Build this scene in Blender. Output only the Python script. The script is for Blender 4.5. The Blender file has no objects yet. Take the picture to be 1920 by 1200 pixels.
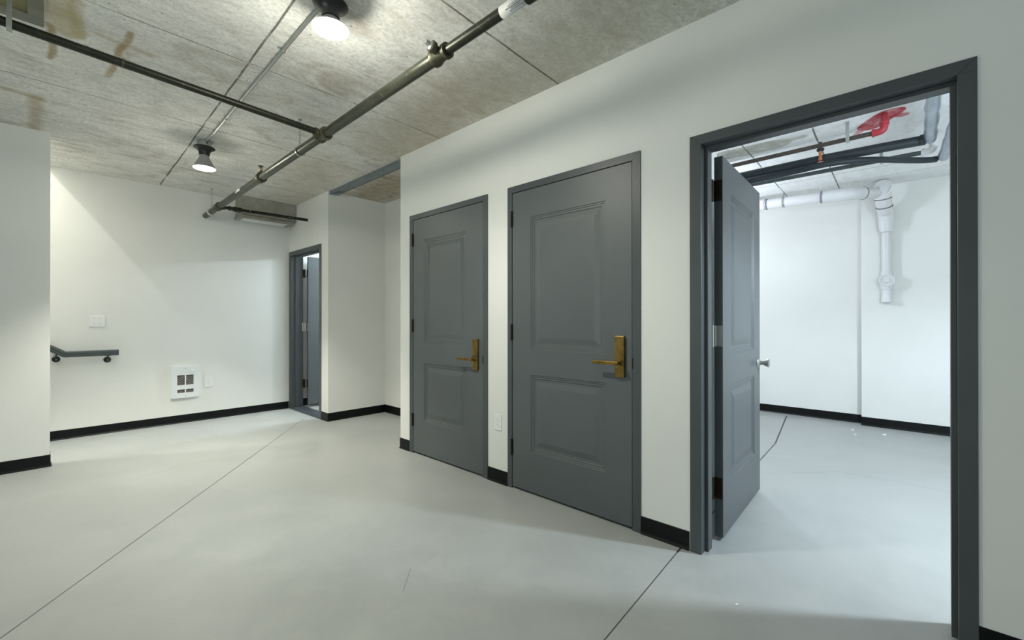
import bpy, bmesh, math, random
from mathutils import Vector, Matrix
random.seed(7)
S = bpy.context.scene
COL = S.collection
PI = math.pi

# ------------------------------------------------------------------ camera
cam_data = bpy.data.cameras.new('camera')
cam = bpy.data.objects.new('camera', cam_data)
COL.objects.link(cam)
cam_data.sensor_fit = 'HORIZONTAL'
cam_data.sensor_width = 36.0
cam_data.lens = 816.528 / 1920 * 36.0
cam_data.clip_start = 0.02
_y, _p, _r = math.radians(47.105), math.radians(0.131), math.radians(-0.03)
fw = Vector((math.sin(_y) * math.cos(_p), math.cos(_y) * math.cos(_p), math.sin(_p)))
rt = Vector((math.cos(_y), -math.sin(_y), 0))
up = rt.cross(fw)
rt2 = rt * math.cos(_r) + up * math.sin(_r)
up2 = up * math.cos(_r) - rt * math.sin(_r)
M = Matrix((rt2, up2, -fw)).transposed().to_4x4()
M.translation = Vector((0, 0, 1.16))
cam.matrix_world = M
S.camera = cam

# ------------------------------------------------------------------ world, exposure
W = bpy.data.worlds.new('world')
S.world = W
W.use_nodes = True
W.node_tree.nodes['Background'].inputs[0].default_value = (0.72, 0.86, 1.0, 1)
W.node_tree.nodes['Background'].inputs[1].default_value = 0.35
S.view_settings.view_transform = 'Standard'
S.view_settings.look = 'None'
S.view_settings.gamma = 1.0
S.view_settings.use_curve_mapping = False
S.view_settings.exposure = 0.0

# ------------------------------------------------------------------ large lights
def area(name, loc, target, sx, sy, power, color, spread=PI):
    l = bpy.data.lights.new(name, 'AREA')
    l.shape = 'RECTANGLE'; l.size = sx; l.size_y = sy
    l.energy = power; l.color = color; l.spread = spread
    o = bpy.data.objects.new(name, l)
    COL.objects.link(o)
    o.location = loc
    o.rotation_euler = (Vector(target) - Vector(loc)).to_track_quat('-Z', 'Y').to_euler()
    return o
def point(name, loc, power, color, radius=0.06):
    l = bpy.data.lights.new(name, 'POINT')
    l.energy = power; l.color = color; l.shadow_soft_size = radius
    o = bpy.data.objects.new(name, l); COL.objects.link(o); o.location = loc
    return o
def spot(name, loc, power, color, cone, blend, radius):
    l = bpy.data.lights.new(name, 'SPOT'); l.energy = power; l.color = color
    l.spot_size = math.radians(cone); l.spot_blend = blend; l.shadow_soft_size = radius
    o = bpy.data.objects.new(name, l); COL.objects.link(o); o.location = loc
    return o
BULB_STRENGTH = 60.0
BULB_COLOR = (1.0, 0.985, 0.88)
area('back_fill', (0.0, -2.35, 1.45), (0.6, 3, 1.3), 2.6, 1.9, 12, (0.66, 0.86, 1.0))  # added cool fill behind the camera, no window known there
area('left_fill', (-2.62, 1.6, 1.15), (0, 1.6, 3.0), 2.2, 1.3, 22, (0.88, 1.0, 0.94), 2.3)  # added fill from the left, tilted up to brighten the ceiling
point('inner_room_lamp', (4.9, 1.9, 2.10), 50, (0.83, 0.90, 1.0), 0.07)
point('inner_room_lamp_rear', (2.95, -0.9, 2.03), 42, (0.78, 0.89, 1.0), 0.07)
spot('inner_room_beam', (2.95, -0.9, 2.0), 175, (0.76, 0.88, 1.0), 166, .3, .07)
point('stairwell_lamp', (-0.95, 5.72, 3.92), 150, (1.0, 0.98, 0.90), 0.025)
point('end_room_lamp', (4.2, 5.3, 2.30), 120, (0.78, 0.89, 1.0), 0.04)

# ------------------------------------------------------------------ material helpers
class NT:
    def __init__(s, name):
        s.m = bpy.data.materials.new(name); s.m.use_nodes = True
        s.t = s.m.node_tree; s.n = s.t.nodes; s.b = s.n['Principled BSDF']
    def node(s, typ, **kw):
        n = s.n.new(typ)
        for k, v in kw.items(): setattr(n, k, v)
        return n
    def put(s, sock, v):
        if hasattr(v, 'is_output') or isinstance(v, bpy.types.NodeSocket): s.t.links.new(v, sock)
        else: sock.default_value = v
    def math(s, op, a, b=0.0, c=0.0, clamp=False):
        n = s.node('ShaderNodeMath', operation=op); n.use_clamp = clamp
        s.put(n.inputs[0], a); s.put(n.inputs[1], b); s.put(n.inputs[2], c)
        return n.outputs[0]
    def vmath(s, op, a, b=(0, 0, 0)):
        n = s.node('ShaderNodeVectorMath', operation=op)
        s.put(n.inputs[0], a); s.put(n.inputs[1], b)
        return n
    def pos(s):
        return s.node('ShaderNodeNewGeometry').outputs['Position']
    def obj(s):
        return s.node('ShaderNodeTexCoord').outputs['Object']
    def scale(s, v, sc):
        n = s.node('ShaderNodeMapping'); s.put(n.inputs['Vector'], v); n.inputs['Scale'].default_value = sc
        return n.outputs[0]
    def noise(s, v, scale, detail=4, rough=0.55, dist=0.0):
        n = s.node('ShaderNodeTexNoise'); s.put(n.inputs['Vector'], v)
        n.inputs['Scale'].default_value = scale; n.inputs['Detail'].default_value = detail
        n.inputs['Roughness'].default_value = rough; n.inputs['Distortion'].default_value = dist
        return n.outputs[0]
    def ramp(s, f, stops):
        n = s.node('ShaderNodeValToRGB'); s.put(n.inputs[0], f)
        e = n.color_ramp.elements
        while len(e) < len(stops): e.new(0.5)
        for i, (p, c) in enumerate(stops):
            e[i].position = p; e[i].color = (c, c, c, 1) if isinstance(c, (int, float)) else (*c, 1)
        return n.outputs[0]
    def mix(s, f, a, b, mode='MIX'):
        n = s.node('ShaderNodeMix', data_type='RGBA', blend_type=mode)
        s.put(n.inputs[0], f)
        for k, v in ((6, a), (7, b)):
            if isinstance(v, tuple): v = (*v[:3], 1)
            s.put(n.inputs[k], v)
        return n.outputs[2]
    def seg(s, P, A, B, w, soft=0.003):
        """mask of the line A-B (xy) with half width w"""
        A = Vector((*A, 0)); B = Vector((*B, 0)); AB = B - A
        pa = s.vmath('SUBTRACT', P, tuple(A)).outputs[0]
        pa = s.vmath('MULTIPLY', pa, (1, 1, 0)).outputs[0]
        d = s.vmath('DOT_PRODUCT', pa, tuple(AB / AB.length_squared)).outputs['Value']
        t = s.math('MULTIPLY', d, 1.0, clamp=True)
        n = s.node('ShaderNodeVectorMath', operation='SCALE'); n.inputs[0].default_value = tuple(AB); s.put(n.inputs[3], t)
        q = s.vmath('SUBTRACT', pa, n.outputs[0]).outputs[0]
        L = s.vmath('LENGTH', q).outputs['Value']
        mr = s.node('ShaderNodeMapRange'); s.put(mr.inputs[0], L)
        mr.inputs[1].default_value = w; mr.inputs[2].default_value = w + soft
        mr.inputs[3].default_value = 1; mr.inputs[4].default_value = 0
        return mr.outputs[0]
    def bump(s, h, strength=0.2, dist=0.01):
        n = s.node('ShaderNodeBump'); n.inputs['Strength'].default_value = strength
        n.inputs['Distance'].default_value = dist; s.put(n.inputs['Height'], h)
        s.t.links.new(n.outputs[0], s.b.inputs['Normal'])
    def col(s, v):
        s.put(s.b.inputs['Base Color'], (*v, 1) if isinstance(v, tuple) and len(v) == 3 else v)
    def set(s, rough=None, metal=None, spec=None):
        if rough is not None: s.put(s.b.inputs['Roughness'], rough)
        if metal is not None: s.b.inputs['Metallic'].default_value = metal
        if spec is not None: s.b.inputs['Specular IOR Level'].default_value = spec

def paint(name, c, rough=0.5, var=0.04, nscale=3.0, bumps=0.05, bscale=180, metal=0, spec=0.5):
    t = NT(name); P = t.obj()
    n = t.noise(P, nscale, 5)
    lo = tuple(x * (1 - var) for x in c); hi = tuple(min(1, x * (1 + var)) for x in c)
    t.col(t.ramp(n, [(0.3, lo), (0.7, hi)]))
    t.set(rough, metal, spec)
    if bumps: t.bump(t.noise(P, bscale, 2), bumps, 0.002)
    return t.m

MT = {}
# white wall paint with a roller texture and faint smudges
t = NT('wall_paint'); P = t.pos()
n1 = t.noise(P, 1.3, 4); n2 = t.noise(P, 9, 5)
c = t.ramp(n1, [(0.3, (0.745, 0.75, 0.72)), (0.7, (0.79, 0.795, 0.765))])
c = t.mix(t.ramp(n2, [(0.66, 0.0), (0.80, 0.10)]), c, (0.60, 0.60, 0.57))
t.col(c); t.set(0.62, spec=0.3); t.bump(t.noise(P, 140, 3), 0.08, 0.002); MT['wall'] = t.m

# painted grey floor slab
t = NT('floor_concrete'); P = t.pos()
wob = t.node('ShaderNodeTexNoise'); t.put(wob.inputs['Vector'], P); wob.inputs['Scale'].default_value = 2.2
wv = t.vmath('MULTIPLY', t.vmath('SUBTRACT', wob.outputs['Color'], (0.5, 0.5, 0.5)).outputs[0], (0.012, 0.012, 0)).outputs[0]
PW = t.vmath('ADD', P, wv).outputs[0]
n1 = t.noise(P, 0.9, 6, 0.6, 0.6); n2 = t.noise(P, 5.0, 6, 0.65, 1.0); n3 = t.noise(P, 42, 4)
c = t.ramp(n1, [(0.3, (0.325, 0.34, 0.33)), (0.7, (0.385, 0.40, 0.385))])
c = t.mix(t.ramp(n2, [(0.42, 0.0), (0.62, 0.35)]), c, (0.42, 0.43, 0.41))
c = t.mix(t.ramp(n3, [(0.60, 0.0), (0.75, 0.16)]), c, (0.28, 0.28, 0.26))
sc = t.noise(t.scale(P, (22, 3, 1)), 2.2, 3, 0.5, 1.4)
c = t.mix(t.ramp(sc, [(0.72, 0.0), (0.76, 0.22)]), c, (0.29, 0.28, 0.25))
lines = None
for A, B, w in [((-0.9, 1.425), (-0.106, 2.458), .0014), ((-0.106, 2.458), (2.111, 5.338), .0016), ((0.2, 0.76), (2.168, 0.882), .0012),
                ((2.168, 0.882), (4.727, 0.983), .004), ((4.727, 0.983), (6.17, 1.163), .006)]:
    m = t.seg(P, A, B, w, 0.0025); lines = m if lines is None else t.math('MAXIMUM', lines, m)
crk = None
for A, B in [((3.35, 1.05), (3.712, .868)), ((3.712, .868), (4.177, .434)), ((4.177, .434), (4.179, -.5)), ((4.727, .983), (4.68, 1.3)),
             ((1.05, 1.62), (1.17, 1.74)), ((.42, 4.2), (.75, 4.33))]:
    m = t.seg(PW, A, B, .0008, 0.0025); crk = m if crk is None else t.math('MAXIMUM', crk, m)
c = t.mix(lines, c, (0.045, 0.045, 0.045))
c = t.mix(t.math('MULTIPLY', crk, 0.55), c, (0.12, 0.12, 0.11))
t.col(c); t.set(t.ramp(n2, [(0.3, 0.34), (0.7, 0.48)]), spec=0.45)
t.bump(t.math('SUBTRACT', t.math('MULTIPLY', n2, 0.15), t.math('MULTIPLY', lines, 1.0)), 0.25, 0.004); MT['floor'] = t.m

# board-formed concrete ceiling
def concrete(name, seams, stains, base, hi, k=1.0):
    t = NT(name); P = t.pos()
    wob = t.node('ShaderNodeTexNoise'); t.put(wob.inputs['Vector'], P); wob.inputs['Scale'].default_value = 3.0; wob.inputs['Detail'].default_value = 4
    wc = t.vmath('SUBTRACT', wob.outputs['Color'], (0.5, 0.5, 0.5)).outputs[0]
    PW = t.vmath('ADD', P, t.vmath('MULTIPLY', wc, (0.014, 0.014, 0)).outputs[0]).outputs[0]
    PB = t.vmath('ADD', P, t.vmath('MULTIPLY', wc, (0.09, 0.09, 0)).outputs[0]).outputs[0]
    big = t.noise(P, 1.1, 6, 0.62, 0.8)
    streak = t.noise(t.scale(P, (1.6, 4.2, 1)), 3.0, 8, 0.68, 0.9)
    fine = t.noise(P, 48, 6, 0.75)
    c = t.ramp(big, [(0.3, base), (0.7, hi)])
    c = t.mix(t.ramp(streak, [(0.34, 0.6 * k), (0.52, 0.0)]), c, tuple(x * 0.72 for x in base))
    c = t.mix(t.ramp(streak, [(0.54, 0.0), (0.72, 0.5)]), c, tuple(min(1, x * 1.2) for x in hi))
    c = t.mix(t.ramp(fine, [(0.40, 0.42 * k), (0.53, 0.0)]), c, tuple(x * 0.55 for x in base))
    c = t.mix(t.ramp(t.noise(P, 110, 3, .6), [(0.55, 0.0), (0.70, 0.35)]), c, tuple(min(1, x * 1.35) for x in hi))
    # rusty brown patches
    br = t.noise(t.scale(P, (1.6, 2.4, 1)), 1.7, 7, 0.66, 1.0)
    c = t.mix(t.ramp(br, [(0.52, 0.0), (0.72, 0.55 * k * k)]), c, (0.30, 0.235, 0.15))
    # small pock marks
    v = t.node('ShaderNodeTexVoronoi'); t.put(v.inputs['Vector'], P); v.inputs['Scale'].default_value = 9.0
    c = t.mix(t.ramp(v.outputs['Distance'], [(0.035, 0.75), (0.06, 0.0)]), c, (0.16, 0.12, 0.07))
    for kind, A, B, w, soft, colr, amt in stains:
        m = t.seg(PB, A, B, w, soft)
        m = t.math('MULTIPLY', m, t.ramp(t.noise(P, 13, 5, 0.7), [(0.32, 0.55 * amt), (0.6, amt)]))
        c = t.mix(m, c, colr)
    ln = None
    for A, B, w in seams:
        m = t.seg(PW, A, B, w, 0.004); ln = m if ln is None else t.math('MAXIMUM', ln, m)
    brk = t.ramp(t.noise(P, 5, 3), [(0.30, 0.35), (0.5, 1.0)])
    ln = t.math('MULTIPLY', ln, brk)
    c = t.mix(t.math('MULTIPLY', ln, 0.85), c, (0.07, 0.06, 0.045))
    t.col(c); t.set(0.82, spec=0.25)
    t.bump(t.math('ADD', t.math('MULTIPLY', streak, 0.5), t.math('ADD', t.math('MULTIPLY', fine, 0.35), t.math('MULTIPLY', ln, -1.0))), 0.35, 0.006)
    return t.m
OLIVE = (0.44, 0.38, 0.22); RUST = (0.36, 0.27, 0.14)
seams = [((1.27, 1.628), (2.3, 1.665), .0035), ((-.4, 1.60), (1.27, 1.628), .002), ((-2.4, 2.86), (1.5, 2.845), .0012), ((1.5, 2.845), (2.3, 2.875), .0012),
         ((-2.4, 3.985), (.82, 4.03), .0012), ((.82, 4.045), (3.0, 4.08), .0025), ((-.5, 5.21), (.855, 5.27), .0022), ((.855, 5.265), (2.3, 5.305), .003),
         ((.80, 1.0), (.799, 2.13), .0015), ((.799, 2.13), (.857, 5.1), .0035), ((.857, 5.1), (.873, 6.1), .0045), ((2.2, 4.5), (3.0, 4.53), .002)]
stains = [('p', (0.01, 2.7), (0.10, 3.22), 0.045, 0.03, OLIVE, 0.75), ('p', (0.10, 2.9), (0.14, 3.22), 0.02, 0.02, OLIVE, .8),
          ('s', (0.03, 3.2), (0.02, 3.62), 0.008, 0.015, RUST, 0.9), ('s', (0.31, 3.0), (0.27, 3.63), 0.008, 0.014, RUST, 0.95),
          ('s', (-0.03, 4.33), (-0.05, 5.03), 0.015, 0.04, RUST, 0.6), ('s', (0.20, 3.13), (0.42, 3.18), 0.006, 0.03, RUST, 0.5),
          ('s', (-.3, 4.25), (-.02, 4.36), 0.008, 0.03, RUST, .6),
          ('w', (2.06, 4.46), (2.11, 4.34), 0.022, 0.004, (0.62, 0.60, 0.55), 1.0), ('w', (2.15, 4.35), (2.17, 4.31), 0.008, 0.004, (0.62, 0.60, 0.55), 1.0),
          ('s', (2.6, 4.1), (2.7, 4.75), 0.15, 0.3, (0.25, 0.185, 0.10), .75),
          ('b', (1.9, 2.2), (2.15, 3.3), .10, .38, (0.42, 0.36, 0.26), .65), ('b', (1.75, .6), (2.1, 1.8), .12, .4, (0.38, 0.37, 0.27), .6),
          ('b', (1.8, 4.3), (2.1, 5.6), .10, .35, (0.42, 0.37, 0.27), .5)]
MT['ceiling'] = concrete('ceiling_concrete', seams, stains, (0.69, 0.68, 0.63), (0.82, 0.81, 0.76))
in_seams = [((2.5, .545), (6.3, .63), .004), ((2.5, 1.03), (6.3, 1.12), .003), ((5.45, -2), (5.35, 2.5), .0015), ((5.75, -2), (5.8, .6), .001)]
in_st = [('r', (4.06, .13), (4.24, .25), 0.075, 0.008, (0.50, 0.045, 0.065), 1.0), ('r', (4.22, .27), (4.36, .36), 0.02, 0.012, (0.50, 0.10, 0.11), .8), ('r', (4.1, .13), (4.17, .07), 0.03, 0.01, (0.5, 0.06, 0.07), .9),
         ('o', (4.12, 1.3), (4.14, .85), 0.10, 0.02, (0.33, 0.33, 0.25), 0.8), ('o', (4.12, .85), (4.12, .66), 0.03, 0.02, (0.36, 0.35, 0.28), 0.8)]
MT['ceiling_in'] = concrete('inner_ceiling_concrete', in_seams, in_st, (0.82, 0.83, 0.82), (0.90, 0.91, 0.90), 0.4)
MT['block'] = concrete('block_concrete', [((9, 9), (10, 10), .001)], [], (0.30, 0.29, 0.255), (0.40, 0.39, 0.34))

MT['door'] = paint('door_enamel', (0.092, 0.104, 0.108), 0.42, 0.07, 1.5, 0.06, 160)
MT['door_far'] = MT['door']
t = NT('frame_enamel'); P = t.obj()
c = t.ramp(t.noise(P, 2.0, 4), [(0.3, (0.066, 0.076, 0.080)), (0.7, (0.080, 0.090, 0.094))])
c = t.mix(t.ramp(t.noise(P, 26, 3, .7), [(0.74, 0.0), (0.80, 0.5)]), c, (0.22, 0.23, 0.23))
t.col(c); t.set(0.38, spec=0.35); t.bump(t.noise(t.scale(P, (40, 40, 4)), 4, 3), 0.05, 0.002); MT['frame'] = t.m
t = NT('cove_base'); P = t.pos()
c = t.mix(t.ramp(t.noise(P, 14, 6, .75), [(0.55, 0.0), (0.72, 0.30)]), (0.0028, 0.004, 0.0042), (0.022, 0.026, 0.02))
t.col(c); t.set(0.42, spec=0.22); MT['base'] = t.m
MT['black'] = paint('black_plastic', (0.012, 0.013, 0.012), 0.4, 0.1)
MT['dark'] = paint('dark_gap', (0.006, 0.006, 0.006), 0.9, 0.05, bumps=0)
def metal(name, c, rough, var=0.15, ns=8, m=1.0, spots=None):
    t = NT(name); P = t.obj()
    cc = t.ramp(t.noise(P, ns, 6, .7), [(0.3, tuple(x * (1 - var) for x in c)), (0.7, tuple(min(1, x * (1 + var)) for x in c))])
    if spots: cc = t.mix(t.ramp(t.noise(P, ns * 5, 4, .7), [(0.60, 0.0), (0.70, 0.8)]), cc, spots)
    t.col(cc); t.set(rough, m); t.bump(t.noise(P, 90, 3), 0.06, 0.002)
    return t.m
MT['pipe'] = metal('dark_steel_pipe', (0.075, 0.08, 0.058), 0.36, 0.25, 6, 0.75, (0.20, 0.19, 0.14))
MT['pipe_dark'] = metal('black_steel_pipe', (0.032, 0.034, 0.024), 0.40, 0.2, 6, 0.7, (0.11, 0.10, 0.07))
MT['fitting'] = metal('cast_fitting', (0.085, 0.08, 0.05), 0.5, 0.3, 20, 0.6, (0.05, 0.05, 0.035))
MT['brassy'] = metal('aged_brass', (0.23, 0.15, 0.04), 0.40, 0.4, 14, 0.9, (0.07, 0.045, 0.012))
MT['galv'] = metal('galvanised_steel', (0.42, 0.44, 0.42), 0.42, 0.12, 14, 0.85)
MT['track'] = metal('blue_grey_steel', (0.24, 0.28, 0.31), 0.45, 0.18, 10, 0.7)
MT['hinge'] = metal('dark_bronze', (0.035, 0.026, 0.018), 0.45, 0.3, 20, 0.7)
MT['steel'] = metal('satin_steel', (0.50, 0.50, 0.46), 0.3, 0.1, 20, 1.0)
MT['foil'] = metal('foil_wrap', (0.38, 0.43, 0.48), 0.36, 0.25, 9, 0.75)
MT['hose'] = paint('black_pipe_insulation', (0.020, 0.030, 0.036), 0.55, 0.25, 5)
MT['rustpipe'] = metal('rusty_pipe', (0.07, 0.058, 0.048), 0.6, 0.3, 12, 0.3, (0.14, 0.11, 0.08))
MT['greenpipe'] = metal('grey_green_pipe', (0.075, 0.095, 0.095), 0.45, 0.3, 12, 0.4, (0.22, 0.24, 0.24))
MT['red'] = paint('red_paint', (0.40, 0.03, 0.045), 0.45, 0.15, 12)
MT['copper'] = metal('copper', (0.62, 0.24, 0.13), 0.35, 0.3, 40, 0.9)
MT['pvc'] = paint('white_pipe_plastic', (0.70, 0.70, 0.71), 0.35, 0.06, 4)
MT['pvc_mark'] = paint('purple_primer', (0.22, 0.19, 0.28), 0.5, 0.2)
MT['plate'] = paint('white_plate_plastic', (0.80, 0.81, 0.80), 0.32, 0.01, 3, 0)
MT['slot'] = paint('slot_grey', (0.10, 0.10, 0.10), 0.6, 0.05, 3, 0)
MT['heater'] = paint('heater_enamel', (0.74, 0.77, 0.78), 0.38, 0.02, 3, 0)
MT['rail'] = paint('rail_paint', (0.055, 0.07, 0.07), 0.4, 0.1, 5)
MT['paper'] = paint('white_sticker', (0.68, 0.69, 0.66), 0.55, 0.08, 30, 0)
MT['ink'] = paint('sticker_print', (0.05, 0.05, 0.05), 0.7, 0.1, 30, 0)
MT['shade'] = paint('lamp_glass_back', (0.36, 0.36, 0.35), 0.45, 0.08, 6)
MT['hatch'] = paint('hatch_concrete', (0.18, 0.18, 0.14), 0.8, 0.25, 6, 0.2, 40)
MT['hatch_in'] = paint('hatch_plywood', (0.17, 0.155, 0.075), 0.8, 0.3, 5, 0.2, 40)
MT['chip'] = paint('plaster', (0.8, 0.8, 0.78), 0.8, 0.05)
MT['threshold'] = metal('threshold_metal', (0.10, 0.115, 0.13), 0.4, 0.2, 10, 0.6)
t = NT('grille_mesh'); P = t.obj()
w = t.node('ShaderNodeTexNoise'); t.put(w.inputs['Vector'], P); w.inputs['Scale'].default_value = 60
t.col(t.ramp(w.outputs[0], [(0.4, (0.22, 0.21, 0.20)), (0.6, (0.36, 0.34, 0.32))])); t.set(0.5, 0.2); MT['grille'] = t.m
t = NT('lit_lamp_face')
t.b.inputs['Base Color'].default_value = (1, 1, 1, 1)
t.b.inputs['Emission Color'].default_value = (*BULB_COLOR, 1)
t.b.inputs['Emission Strength'].default_value = BULB_STRENGTH
MT['lit'] = t.m

# ------------------------------------------------------------------ mesh helpers
class MB:
    def __init__(s): s.bm = bmesh.new()
    def box(s, x0, x1, y0, y1, z0, z1):
        v = [s.bm.verts.new(p) for p in ((x0, y0, z0), (x1, y0, z0), (x1, y1, z0), (x0, y1, z0), (x0, y0, z1), (x1, y0, z1), (x1, y1, z1), (x0, y1, z1))]
        for f in ((3, 2, 1, 0), (4, 5, 6, 7), (0, 1, 5, 4), (1, 2, 6, 5), (2, 3, 7, 6), (3, 0, 4, 7)): s.bm.faces.new([v[i] for i in f])
        return s
    def prism(s, pts, axis, a, b):
        """2d outline extruded along an axis from a to b"""
        def mk(p, t):
            return {'x': (t, p[0], p[1]), 'y': (p[0], t, p[1]), 'z': (p[0], p[1], t)}[axis]
        A = [s.bm.verts.new(mk(p, a)) for p in pts]; B = [s.bm.verts.new(mk(p, b)) for p in pts]
        n = len(pts)
        s.bm.faces.new(A); s.bm.faces.new(B[::-1])
        for i in range(n): s.bm.faces.new((A[i], B[i], B[(i + 1) % n], A[(i + 1) % n]))
        return s
    def lathe(s, base, axis, prof, seg=24, cap=True):
        """profile of (distance along axis, radius)"""
        base = Vector(base); ax = Vector(axis).normalized()
        u = ax.orthogonal().normalized(); w = ax.cross(u)
        rings = []
        for d, r in prof:
            if r < 1e-6: rings.append([s.bm.verts.new(base + ax * d)]); continue
            rings.append([s.bm.verts.new(base + ax * d + (u * math.cos(2 * PI * i / seg) + w * math.sin(2 * PI * i / seg)) * r) for i in range(seg)])
        for A, B in zip(rings, rings[1:]):
            for i in range(seg):
                j = (i + 1) % seg
                q = [A[i % len(A)], A[j % len(A)], B[j % len(B)], B[i % len(B)]]
                q2 = []
                for x in q:
                    if x not in q2: q2.append(x)
                if len(q2) > 2: s.bm.faces.new(q2)
        if cap:
            if len(rings[0]) > 2: s.bm.faces.new(rings[0][::-1])
            if len(rings[-1]) > 2: s.bm.faces.new(rings[-1])
        return s
    def tube(s, pts, r, seg=16, cap=True):
        pts = [Vector(p) for p in pts]
        rr = r if isinstance(r, (list, tuple)) else [r] * len(pts)
        prev = None; rings = []
        for i, p in enumerate(pts):
            if i == 0: t = pts[1] - p
            elif i == len(pts) - 1: t = p - pts[i - 1]
            else: t = (pts[i + 1] - p).normalized() + (p - pts[i - 1]).normalized()
            t.normalize()
            if prev is None: u = t.orthogonal().normalized()
            else: u = (prev - t * prev.dot(t)).normalized()
            prev = u; w = t.cross(u)
            rings.append([s.bm.verts.new(p + (u * math.cos(2 * PI * k / seg) + w * math.sin(2 * PI * k / seg)) * rr[i]) for k in range(seg)])
        for A, B in zip(rings, rings[1:]):
            for k in range(seg): s.bm.faces.new((A[k], A[(k + 1) % seg], B[(k + 1) % seg], B[k]))
        if cap: s.bm.faces.new(rings[0][::-1]); s.bm.faces.new(rings[-1])
        return s
    def build(s, name, mat, parent=None, smooth=False, bevel=0, label=None, kind=None, xf=None):
        if xf is not None: bmesh.ops.transform(s.bm, matrix=xf, verts=s.bm.verts)
        bmesh.ops.recalc_face_normals(s.bm, faces=s.bm.faces)
        me = bpy.data.meshes.new(name)
        s.bm.to_mesh(me); s.bm.free()
        me.materials.append(MT[mat])
        o = bpy.data.objects.new(name, me); COL.objects.link(o)
        if smooth:
            for p in me.polygons: p.use_smooth = True
            md = o.modifiers.new('edges', 'EDGE_SPLIT'); md.split_angle = math.radians(40)
        if bevel:
            b = o.modifiers.new('bevel', 'BEVEL'); b.width = bevel; b.segments = 2; b.limit_method = 'ANGLE'
        if parent:
            o.parent = parent
            o.matrix_parent_inverse = Matrix.Translation(-parent.location) if parent.type == 'EMPTY' else Matrix.Identity(4)
        if label: o['label'] = label
        if kind: o['kind'] = kind
        return o
def arc(c, a, b, r, n=8):
    """points of a round bend at corner c between directions towards a and b"""
    c = Vector(c); a = Vector(a).normalized(); b = Vector(b).normalized()
    o = c + (a + b) * r
    return [o - b * r * math.cos(t) - a * r * math.sin(t) if False else o + (-b * r) * math.cos(t) + (-a * r) * math.sin(t) for t in [PI / 2 * k / n for k in range(n + 1)]]
def tag(o, label, cat, group=None, kind=None):
    if label: o['label'] = label
    if cat: o['category'] = cat
    if group: o['group'] = group
    if kind: o['kind'] = kind
    return o
def thing(name, loc, label, cat, group=None, kind=None):
    o = bpy.data.objects.new(name, None); COL.objects.link(o); o.location = loc; o.empty_display_size = 0.1
    return tag(o, label, cat, group, kind)

# ------------------------------------------------------------------ dimensions
H = 2.664       # ceiling
XW = 2.226      # face of the long wall with the doors
XB = 2.37       # its far face
YC = 3.461      # its end at the alcove
XE = 2.240      # face of the end door wall
YD = 4.982      # alcove back face
XA = 2.976      # alcove side face
YF = 6.143      # far wall
YN = 5.076      # short wall on the left
XN = 0.037
HI = 2.625      # inner room ceiling
XI = 6.20       # inner far wall

# ------------------------------------------------------------------ room shell
MB().box(-3.4, 6.6, -2.5, 7.4, -0.15, 0).build('floor', 'floor', kind='structure')
b = MB(); b.box(-2.7, 3.1, -2.4, 5.19, H, H + .18); b.box(0.0, 3.1, 5.19, 6.25, H, H + .18)
b.build('ceiling', 'ceiling', kind='structure')
b = MB(); b.box(XB, 6.5, -2.5, 3.44, HI, HI + .03); b.build('ceiling_inner_room', 'ceiling_in', kind='structure')
b = MB(); b.box(XB, 4.6, 5.11, 7.3, 2.62, 2.655); b.build('ceiling_end_room', 'ceiling_in', kind='structure')

def opening_wall(name, x0, x1, ya, yb, z1, ops, mat='wall'):
    """wall in a plane of constant x with openings (y0, y1, top)"""
    b = MB(); y = ya
    for (a, c, top) in sorted(ops):
        if a > y: b.box(x0, x1, y, a, 0, z1)
        b.box(x0, x1, a, c, top, z1)
        y = c
    b.box(x0, x1, y, yb, 0, z1)
    return b.build(name, mat, kind='structure')
ops = [(-.115, .790, 2.045), (1.150, 2.068, 2.052), (2.353, 3.262, 2.052)]
opening_wall('wall_right', XW, XB, -2.4, YC, H, ops)
opening_wall('wall_end', XE, XE + .144, YD, 6.20, H, [(5.208, 6.076, 2.029)])
MB().box(XE + .144, 3.1, YD, YD + .12, 0, H).build('wall_alcove_back', 'wall', kind='structure')
MB().box(XA, XA + .12, 3.46, YD, 0, H).build('wall_alcove_side', 'wall', kind='structure')
MB().box(XB, XA, 3.30, 3.461, 0, H).build('wall_closet_side', 'wall', kind='structure')
b = MB(); b.box(-2.7, XE, YF, YF + .12, 0, H); b.box(-2.7, 0.0, YF, YF + .12, H, 5.0); b.build('wall_far', 'wall', kind='structure')
b = MB(); b.box(-2.7, XN, YN, YN + .12, 0, H); b.box(-2.7, 0.0, YN + .06, YN + .12, H, 5.0); b.build('wall_stair', 'wall', kind='structure')
b = MB(); b.box(0.0, .12, YN + .115, YF, H + .18, 5.0); b.build('wall_stair_head', 'wall', kind='structure')
MB().box(-2.82, 0.12, YN, YF + .12, 5.0, 5.1).build('ceiling_stairwell', 'wall', kind='structure')
# unseen left and back walls, each with an opening added for fill light
b = MB(); b.box(-2.82, -2.7, -2.4, .4, 0, H); b.box(-2.82, -2.7, 2.8, 6.3, 0, H); b.box(-2.82, -2.7, .4, 2.8, 0, .5); b.box(-2.82, -2.7, .4, 2.8, 2.4, H)
b.box(-2.82, -2.7, YN, YF + .12, H, 5.0); b.build('wall_left', 'wall', kind='structure')
b = MB(); b.box(-2.82, -1.4, -2.52, -2.4, 0, H); b.box(1.4, XB, -2.52, -2.4, 0, H); b.box(-1.4, 1.4, -2.52, -2.4, 0, .4); b.box(-1.4, 1.4, -2.52, -2.4, 2.45, H)
b.build('wall_back', 'wall', kind='structure')
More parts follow.
